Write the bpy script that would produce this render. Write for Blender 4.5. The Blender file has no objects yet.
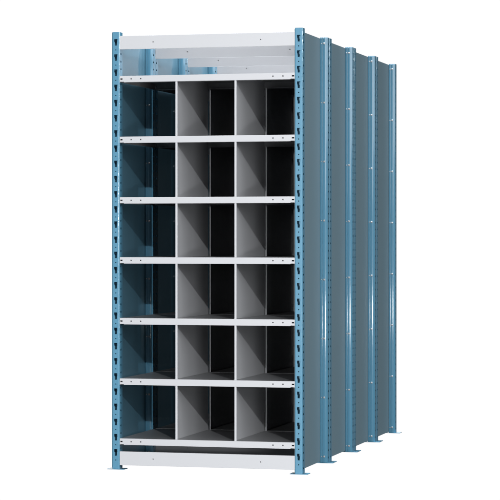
import bpy, bmesh, math
from mathutils import Vector
R = math.radians
scene = bpy.context.scene
col = scene.collection

# ------------------------------------------------------------------ dimensions (metres)
H = 2.21                       # post height
P = 0.9516                     # pitch between the left and right posts
W = 0.0385                     # post face width
T = 0.050                      # post depth
D = 0.6147                     # one unit, front to front
UD = 0.6107                    # depth of one unit
TH = 0.0018                    # sheet thickness
KEY_TOP, KEY_STEP = 2.158, 0.0769
SHELF_Z = [1.9875, 1.680, 1.3735, 1.070, 0.7625, 0.4565, 0.153]
LIP = 0.0320
X0, X1 = W + 0.0012, P - 0.0010     # clear width between posts

# ------------------------------------------------------------------ materials
def paint(name, base, rough=0.4, spec=0.5, var=0.03, bump=0.02, coat=0.0, metallic=0.0):
    m = bpy.data.materials.new(name); m.use_nodes = True
    nt = m.node_tree; n = nt.nodes; l = nt.links
    b = n['Principled BSDF']
    tc = n.new('ShaderNodeTexCoord')
    big = n.new('ShaderNodeTexNoise'); big.inputs['Scale'].default_value = 3.1; big.inputs['Detail'].default_value = 5
    l.new(tc.outputs['Object'], big.inputs['Vector'])
    mix = n.new('ShaderNodeMixRGB'); mix.blend_type = 'MIX'
    mix.inputs[1].default_value = (*[c * (1 - var) for c in base], 1)
    mix.inputs[2].default_value = (*[min(1, c * (1 + var)) for c in base], 1)
    l.new(big.outputs['Fac'], mix.inputs[0]); l.new(mix.outputs[0], b.inputs['Base Color'])
    mr = n.new('ShaderNodeMapRange'); mr.inputs['To Min'].default_value = rough * 0.88; mr.inputs['To Max'].default_value = rough * 1.15
    l.new(big.outputs['Fac'], mr.inputs['Value']); l.new(mr.outputs[0], b.inputs['Roughness'])
    fine = n.new('ShaderNodeTexNoise'); fine.inputs['Scale'].default_value = 420; fine.inputs['Detail'].default_value = 2
    l.new(tc.outputs['Object'], fine.inputs['Vector'])
    bp = n.new('ShaderNodeBump'); bp.inputs['Strength'].default_value = bump; bp.inputs['Distance'].default_value = 0.001
    l.new(fine.outputs['Fac'], bp.inputs['Height']); 
    if bump: l.new(bp.outputs[0], b.inputs['Normal'])
    b.inputs['Specular IOR Level'].default_value = spec
    b.inputs['Coat Weight'].default_value = coat; b.inputs['Coat Roughness'].default_value = 0.10
    b.inputs['Coat IOR'].default_value = 1.8
    b.inputs['Metallic'].default_value = metallic
    return m

BLUE = paint('blue_powder_coat', (0.135, 0.40, 0.60), 0.30, 0.40, bump=0.0, coat=0.9)
PANEL = paint('panel_coat_sheen', (0.222, 0.335, 0.402), 0.45, 0.4)  # panel coat with the pale outside sheen put into its colour
GLOSSY = paint('panel_coat_shaded', (0.15, 0.34, 0.47), 0.40, 0.4, coat=0.8)  # same panel coat, a bluer, glossier copy for the shaded inside
DECK = paint('shaded_grey_deck', (0.44, 0.45, 0.47), 0.42, 0.4, var=0.02)  # light grey coat darkened to carry the shade on the decks
GREY = paint('light_grey_coat', (0.78, 0.80, 0.84), 0.42, 0.4, var=0.012)
ZINC = paint('zinc_plate', (0.62, 0.65, 0.68), 0.35, 0.5, metallic=0.1)
DARK = paint('dark_bounce_absorber', (0.05, 0.055, 0.06), 0.5, 0.3)  # near black to soak up light bouncing in the bins

# ------------------------------------------------------------------ mesh helpers
def obj(name, bm, mat, parent=None, smooth=True):
    me = bpy.data.meshes.new(name)
    bmesh.ops.recalc_face_normals(bm, faces=bm.faces[:])
    bm.to_mesh(me); bm.free()
    me.materials.append(mat)
    if smooth:
        for p in me.polygons: p.use_smooth = True
        me.set_sharp_from_angle(angle=R(32))
    o = bpy.data.objects.new(name, me); col.objects.link(o)
    o.parent = parent
    return o

def box(bm, x0, x1, y0, y1, z0, z1, bev=0.0):
    r = bmesh.ops.create_cube(bm, size=1)
    vs = r['verts']
    for v in vs:
        v.co = Vector((x0 + (v.co.x + .5) * (x1 - x0), y0 + (v.co.y + .5) * (y1 - y0), z0 + (v.co.z + .5) * (z1 - z0)))
    if bev:
        es = list({e for v in vs for e in v.link_edges})
        bmesh.ops.bevel(bm, geom=es, offset=bev, segments=2, affect='EDGES')

def ngon(n, r):
    """hole profile along the strip: (offset along, half width)"""
    return [(r * math.cos(math.pi * (1 - i / n)), r * math.sin(math.pi * i / n)) for i in range(n + 1)]

KEYHOLE = [(-0.0165, 0.0), (-0.0165, 0.0050), (0.0010, 0.0062), (0.0035, 0.0086), (0.0150, 0.0090), (0.0165, 0.0078), (0.0165, 0.0)]
ROUND = ngon(6, 0.0030)
SIDE = [(-0.0048, 0.0), (-0.0048, 0.0035), (-0.0025, 0.0072), (0.0025, 0.0072), (0.0048, 0.0035), (0.0048, 0.0)]
SQ = [(-0.0030, 0.0), (-0.0030, 0.0030), (0.0030, 0.0030), (0.0030, 0.0)]
SLOT = [(-0.0060, 0.0), (-0.0060, 0.0034), (0.0060, 0.0034), (0.0060, 0.0)]

def strip(bm, a0, a1, c0, c1, holes, place, normal, th=TH):
    """flat sheet, a = long axis, c = across; holes = [(a, c_centre, profile)] one after another along a.
    place(a, c) -> 3D point, normal = direction of thickness.  Cut holes are real."""
    sh = bmesh.new()
    def P_(a, c): return Vector(place(a, c))
    def quad(pts):
        vs = []
        for p in pts:
            if not vs or (p - vs[-1].co).length > 1e-7: vs.append(sh.verts.new(p))
        if len(vs) > 2 and (vs[0].co - vs[-1].co).length < 1e-7: vs.pop()
        if len(vs) > 2: sh.faces.new(vs)
    cur = a0
    for (ha, hc, prof) in sorted(holes, key=lambda h: h[0]):
        s = ha + prof[0][0]
        quad([P_(cur, c0), P_(cur, c1), P_(s, c1), P_(s, hc + prof[0][1]), P_(s, hc - prof[0][1]), P_(s, c0)] if False else
             [P_(cur, c0), P_(cur, c1), P_(s, c1), P_(s, c0)])
        for (p0, w0), (p1, w1) in zip(prof[:-1], prof[1:]):
            if abs(p1 - p0) < 1e-7: continue
            quad([P_(ha + p0, c0), P_(ha + p0, hc - w0), P_(ha + p1, hc - w1), P_(ha + p1, c0)])
            quad([P_(ha + p0, hc + w0), P_(ha + p0, c1), P_(ha + p1, c1), P_(ha + p1, hc + w1)])
        cur = ha + prof[-1][0]
    quad([P_(cur, c0), P_(cur, c1), P_(a1, c1), P_(a1, c0)])
    bmesh.ops.remove_doubles(sh, verts=sh.verts[:], dist=1e-6)
    bmesh.ops.recalc_face_normals(sh, faces=sh.faces[:])
    n = Vector(normal)
    base = sh.faces[:]
    vmap = {v: sh.verts.new(v.co + n * th) for v in sh.verts[:]}
    edges = [e for e in sh.edges[:] if len(e.link_faces) == 1]
    for f in base: sh.faces.new([vmap[v] for v in reversed(f.verts)])
    for e in edges:
        a, b = e.verts
        sh.faces.new([a, b, vmap[b], vmap[a]])
    bmesh.ops.recalc_face_normals(sh, faces=sh.faces[:])
    tmp = bpy.data.meshes.new('tmp'); sh.to_mesh(tmp); sh.free(); bm.from_mesh(tmp); bpy.data.meshes.remove(tmp)

def extrude_line(bm, pts, z0, z1, th=TH):
    """open profile in XY, given thickness, extruded from z0 to z1"""
    n = len(pts); inner = []
    for i, p in enumerate(pts):
        a = Vector(pts[max(i - 1, 0)]); b = Vector(pts[min(i + 1, n - 1)])
        d = (b - a).normalized(); inner.append((p[0] - d.y * th, p[1] + d.x * th))
    loop = list(pts) + inner[::-1]
    lo = [bm.verts.new((x, y, z0)) for x, y in loop]; hi = [bm.verts.new((x, y, z1)) for x, y in loop]
    m = len(loop)
    for i in range(m):
        j = (i + 1) % m
        bm.faces.new([lo[i], lo[j], hi[j], hi[i]])
    for i in range(n - 1):
        j = m - 1 - i
        bm.faces.new([lo[i], lo[j], lo[j - 1], lo[i + 1]]); bm.faces.new([hi[i], hi[i + 1], hi[j - 1], hi[j]])

def arc(cx, cy, r, a0, a1, n=5):
    return [(cx + r * math.cos(R(a0 + (a1 - a0) * i / n)), cy + r * math.sin(R(a0 + (a1 - a0) * i / n))) for i in range(n + 1)]

# ------------------------------------------------------------------ parts
key_z = [KEY_TOP - KEY_STEP * k for k in range(28)]
rnd_z = [z - KEY_STEP / 2 for z in key_z[:-1]] + [key_z[-1] - KEY_STEP / 2]
side_z = [KEY_TOP + KEY_STEP / 4 - KEY_STEP / 2 * k for k in range(57)]
side_z = [z for z in side_z if 0.02 < z < H - 0.01]

def keyed_face(bm, y, sgn, x0=0.0):
    r = 0.0035
    holes = [(z, W / 2, KEYHOLE) for z in key_z] + [(z, W / 2, ROUND) for z in rnd_z if z > 0.02]
    strip(bm, 0, H, r, W - r, holes, lambda a, c: (c, y, a), (0, sgn, 0))

def post_front():
    """open channel: keyhole face to the front, pierced sides"""
    bm = bmesh.new(); r = 0.0035
    keyed_face(bm, 0.0, 1)
    extrude_line(bm, arc(W - r, r, r, -90, 0), 0, H)
    extrude_line(bm, arc(r, r, r, 180, 270), 0, H)
    h = [(z, T * 0.5, SIDE) for z in side_z]
    strip(bm, 0, H, r, T, h, lambda a, c: (W, c, a), (-1, 0, 0), 0.0006)
    strip(bm, 0, H, r, T, h, lambda a, c: (0, c, a), (1, 0, 0))
    box(bm, 0.0020, W - 0.0020, T - 0.0018, T, 0, H)                  # back sheet added to stop front light passing through the keyholes
    return bm

def post_rear():
    """ribbed face to the front (inside the unit), pierced sides, keyholes to the back; built at local y 0..T"""
    bm = bmesh.new()
    # two shallow convex ribs side by side
    prof = [(0.0004, 0.011), (0.0004, 0.006)]
    for i in range(13):
        a = R(-20 + 47 * i / 12); prof.append((0.0061 + 0.0160 * math.sin(a), 0.0004 + 0.0160 * (1 - math.cos(a))))
    for i in range(19):
        a = R(-2 + 40 * i / 18); prof.append((0.0142 + 0.0390 * math.sin(a), 0.0390 * (1 - math.cos(a))))
    prof += [(W - 0.0001, 0.0090), (W, 0.0100)]; r = 0.0098
    extrude_line(bm, prof, 0, H)
    h = [(z, T * 0.5, SIDE) for z in side_z]
    strip(bm, 0, H, r + 0.0004, T - 0.0035, h, lambda a, c: (W, c, a), (-1, 0, 0), 0.0006)
    strip(bm, 0, H, 0.0108, T - 0.0035, h, lambda a, c: (0.0004, c, a), (1, 0, 0))
    q = 0.0035
    keyed_face(bm, T, -1)
    extrude_line(bm, arc(W - q, T - q, q, 0, 90), 0, H); extrude_line(bm, arc(q, T - q, q, 90, 180), 0, H)
    return bm

def foot_plate():
    bm = bmesh.new()
    box(bm, -0.023, W + 0.029, -0.014, T - 0.0015, -0.0036, -0.0002, 0.0008)
    return bm

def bolt(r, d):
    bm = bmesh.new(); n = 14
    rings = [(r, 0), (r * 0.95, -d * .45), (r * .62, -d * .85), (0.0, -d)]
    prev = None
    for rr, y in rings:
        if rr == 0:
            c = bm.verts.new((0, y, 0))
            for i in range(n): bm.faces.new([prev[i], prev[(i + 1) % n], c])
        else:
            ring = [bm.verts.new((rr * math.cos(2 * math.pi * i / n), y, rr * math.sin(2 * math.pi * i / n))) for i in range(n)]
            if prev:
                for i in range(n): bm.faces.new([prev[i], prev[(i + 1) % n], ring[(i + 1) % n], ring[i]])
            prev = ring
    return bm

def shelf():
    bm = bmesh.new(); th = 0.0014
    y0, y1 = 0.0020, UD - 0.0020
    pts = [(0.0602, SQ), (0.1110, SQ), (0.0085, SLOT), (X1 - X0 - 0.1115, SQ), (X1 - X0 - 0.0605, SQ), (X1 - X0 - 0.0090, SLOT)]
    for y, s in ((y0, 1), (y1, -1)):
        holes = [(X0 + a, -0.0155, p) for a, p in pts]
        # face of the lip, its ends notched a little
        strip(bm, X0, X1, -LIP + 0.0025, 0.0, holes, lambda a, c, y=y: (a, y, c), (0, s, 0), th)
        strip(bm, X0 + 0.022, X1 - 0.022, -LIP, -LIP + 0.0024, [], lambda a, c, y=y: (a, y, c), (0, s, 0), th)
        ya, yb = (y + th, y + 0.014) if s > 0 else (y - 0.014, y - th)
        box(bm, X0 + 0.022, X1 - 0.022, ya, yb, -LIP, -LIP + th)     # return underneath
    box(bm, X0 + 0.003, X1 - 0.003, y0 + 0.060, y0 + 0.0612, -LIP + 0.0016, -th)   # added strip blocking lamp light that leaks through the lip holes
    for xa, xb in ((X0, X0 + th), (X1 - th, X1)):
        box(bm, xa, xb, y0 + th, y1 - th, -LIP, -th)
    return bm

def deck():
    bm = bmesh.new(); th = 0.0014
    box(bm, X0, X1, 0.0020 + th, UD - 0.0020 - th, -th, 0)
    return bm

def divider(h):
    bm = bmesh.new(); th = 0.0013
    y0, y1 = 0.0060, UD - 0.0060
    box(bm, -0.0090, th - 0.0090, y0 + th, y1 - th, 0, h)
    box(bm, -0.0090, th, y0, y0 + th, 0, h, 0.0003)
    box(bm, -0.0180, th - 0.0090, y1 - th, y1, 0, h, 0.0003)
    box(bm, -0.0180, -0.0091, y0 + 0.02, y1 - 0.02, 0, th)
    return bm

def rail(z0, z1, y, sgn=1):
    """header or kick plate: face with one hole near each end and returned top and bottom edges"""
    bm = bmesh.new(); th = 0.0014; zc = (z0 + z1) / 2
    holes = [(0.2161, zc, ngon(6, 0.0030)), (0.7765, zc, ngon(6, 0.0030))]
    strip(bm, X0, X1, z0 + 0.001, z1 - 0.001, holes, lambda a, c: (a, y, c), (0, sgn, 0), th)
    ya, yb = sorted((y + sgn * 0.0008, y + sgn * 0.016))
    yc, yd = sorted((y + sgn * 0.0170, y + sgn * 0.0182))
    for hx in (0.2161, 0.7765): box(bm, hx - 0.022, hx + 0.022, yc, yd, z0 + 0.004, z1 - 0.004)   # added plate that keeps the hole dark against the backdrop light
    box(bm, X0, X1, ya, yb, z0, z0 + th, 0.0004); box(bm, X0, X1, ya, yb, z1 - th, z1, 0.0004)
    return bm

def side_panel(x):
    bm = bmesh.new(); th = 0.0012
    box(bm, x - th, x, 0.0035, UD - 0.0035, 0.004, H - 0.005)
    return bm

def tag(o, label=None, cat=None, group=None, kind=None):
    if label: o['label'] = label
    if cat: o['category'] = cat
    if group: o['group'] = group
    if kind: o['kind'] = kind

def copy_part(o, parent, loc=None):
    c = o.copy(); col.objects.link(c); c.parent = parent
    if loc is not None: c.location = loc
    for ch in o.children: copy_part(ch, c)
    return c

# ------------------------------------------------------------------ one shelving unit
unit = bpy.data.objects.new('shelving_unit', None); col.objects.link(unit)
unit.empty_display_size = 0.2

pf = obj('post', post_front(), BLUE, unit)
obj('foot_plate', foot_plate(), BLUE, pf)
pf2 = copy_part(pf, unit, (P, 0, 0))

pr = obj('post', post_rear(), BLUE, unit); pr.location = (0, UD - T, 0)
fp = obj('foot_plate', foot_plate(), BLUE, pr); fp.scale = (1, -1, 1); fp.location = (0, T, 0)
b0 = obj('bolt', bolt(0.0058, 0.0042), ZINC, pr)
r0 = obj('rivet', bolt(0.0032, 0.0022), ZINC, pr)
for k in range(8):
    z = 2.178 - 0.3067 * k
    b = b0 if k == 0 else copy_part(b0, pr)
    r = r0 if k == 0 else copy_part(r0, pr)
    b.location = (0.0210, 0.0010, z); r.location = (0.0075, 0.0008, z)
pr2 = copy_part(pr, unit, (P, UD - T, 0))

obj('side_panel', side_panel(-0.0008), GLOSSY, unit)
obj('side_panel', side_panel(P - 0.0008), PANEL, unit)

sh0 = obj('shelf', shelf(), GREY, unit)
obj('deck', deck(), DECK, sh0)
for k, z in enumerate(SHELF_Z):
    s = sh0 if k == 0 else copy_part(sh0, unit)
    s.location = (0, 0, z)
for i in range(6):
    zb = SHELF_Z[i + 1]; h = SHELF_Z[i] - zb - 0.0022
    dv = obj('divider', divider(h), GREY, unit); dv.location = (0.3415, 0, zb + 0.0004)
    copy_part(dv, unit, (0.6490, 0, zb + 0.0004))
obj('header_panel', rail(2.1223, 2.1900, 0.0020), GREY, unit)
obj('kick_plate', rail(0.0175, 0.0870, 0.0020), GREY, unit)

G = 'shelving units standing back to back in one row'
tag(unit, 'frontmost blue and light grey shelving unit with eighteen empty open bins facing forward', 'shelving unit', G)
labels = ['second shelving unit from the front, directly behind the one with open bins',
          'third shelving unit from the front, between the second and the rearmost units',
          'rearmost shelving unit, farthest back at the right end of the row']
units = [unit]
for k, lb in enumerate(labels):
    u = unit.copy(); col.objects.link(u); u.location = (0, D * (k + 1), 0)
    for ch in list(unit.children): copy_part(ch, u)
    u['label'] = lb
    units.append(u)
# unseen back added to keep backdrop light out of the last unit
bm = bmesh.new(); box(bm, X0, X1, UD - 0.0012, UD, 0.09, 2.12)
obj('unseen_back_panel', bm, DARK, units[-1])
obj('header_panel', rail(2.1223, 2.1900, UD, -1), GREY, units[-1])

# ------------------------------------------------------------------ studio world: white backdrop behind, dim room around the camera
w = bpy.data.worlds.new('World'); scene.world = w; w.use_nodes = True
nt = w.node_tree; n = nt.nodes; l = nt.links
bg = n['Background']
tc = n.new('ShaderNodeTexCoord')
dot = n.new('ShaderNodeVectorMath'); dot.operation = 'DOT_PRODUCT'
ax = Vector((-0.344, 1.0, 0.0)).normalized(); dot.inputs[1].default_value = ax
l.new(tc.outputs['Generated'], dot.inputs[0])
rp = n.new('ShaderNodeValToRGB'); rp.color_ramp.interpolation = 'EASE'
rp.color_ramp.elements[0].position = math.cos(R(30)); rp.color_ramp.elements[0].color = (0.015, 0.016, 0.017, 1)
rp.color_ramp.elements[1].position = math.cos(R(20)); rp.color_ramp.elements[1].color = (1.02, 1.02, 1.02, 1)
l.new(dot.outputs['Value'], rp.inputs['Fac']); l.new(rp.outputs['Color'], bg.inputs['Color'])
bg.inputs['Strength'].default_value = 1.0

# ------------------------------------------------------------------ studio lamps
def lamp(name, loc, target, size, out, size_y=None, color=(1, 1, 1)):
    """out = brightness given to a white surface facing the lamp at the target"""
    ld = bpy.data.lights.new(name, 'AREA'); ld.shape = 'RECTANGLE' if size_y else 'SQUARE'
    ld.size = size
    if size_y: ld.size_y = size_y
    d = (Vector(loc) - Vector(target)).length
    ld.energy = out * math.pi ** 2 * d * d; ld.color = color
    o = bpy.data.objects.new(name, ld); col.objects.link(o); o.location = loc
    o.rotation_euler = (Vector(target) - Vector(loc)).to_track_quat('-Z', 'Y').to_euler()
    return o
c0 = Vector((0.49, 0.3, 1.15))
lamp('key_lamp', c0 + Vector((0.50, -1.0, 0.39)) * 40, c0, 0.5, 0.19)
lamp('front_lamp', c0 + Vector((0.0012, -1.0, 0.0155)) * 150, c0, 1.5, 0.49)
lamp('side_fill_lamp', c0 + Vector((1.0, -0.08, 0.12)) * 40, c0, 1.2, 0.21)  # unseen fill added to brighten the outer right faces
lamp('top_fill_lamp', Vector((0.49, 1.2, 45)), Vector((0.49, 1.2, 0)), 0.8, 2.3)  # unseen fill added to brighten the top opening by bounce
lamp('tall_softbox', (4.4, -5.2, 3.0), (1.0, 1.0, 1.6), 2.0, 0.10, size_y=3.0)
lamp('side_softbox', (6.2, -2.9, 3.4), (1.0, 1.0, 1.6), 3.0, 0.17, size_y=3.0)
lamp('low_softbox', (4.0, -4.9, 0.50), (1.0, 1.0, 0.8), 1.9, 0.08, size_y=0.20)

# ------------------------------------------------------------------ camera
cd = bpy.data.cameras.new('camera'); cam = bpy.data.objects.new('camera', cd); col.objects.link(cam)
cd.sensor_width = 36; cd.lens = 2242.9 / 500 * 36
cd.shift_y = -12.81 / 500
cd.clip_start = 0.1; cd.clip_end = 500
cam.location = (3.5535, -10.8148, 1.1714); cam.rotation_euler = (R(90), 0, 0.2561)
scene.camera = cam
scene.view_settings.view_transform = 'Standard'; scene.view_settings.look = 'None'
scene.view_settings.exposure = 0; scene.view_settings.gamma = 1
scene.cycles.diffuse_bounces = 1
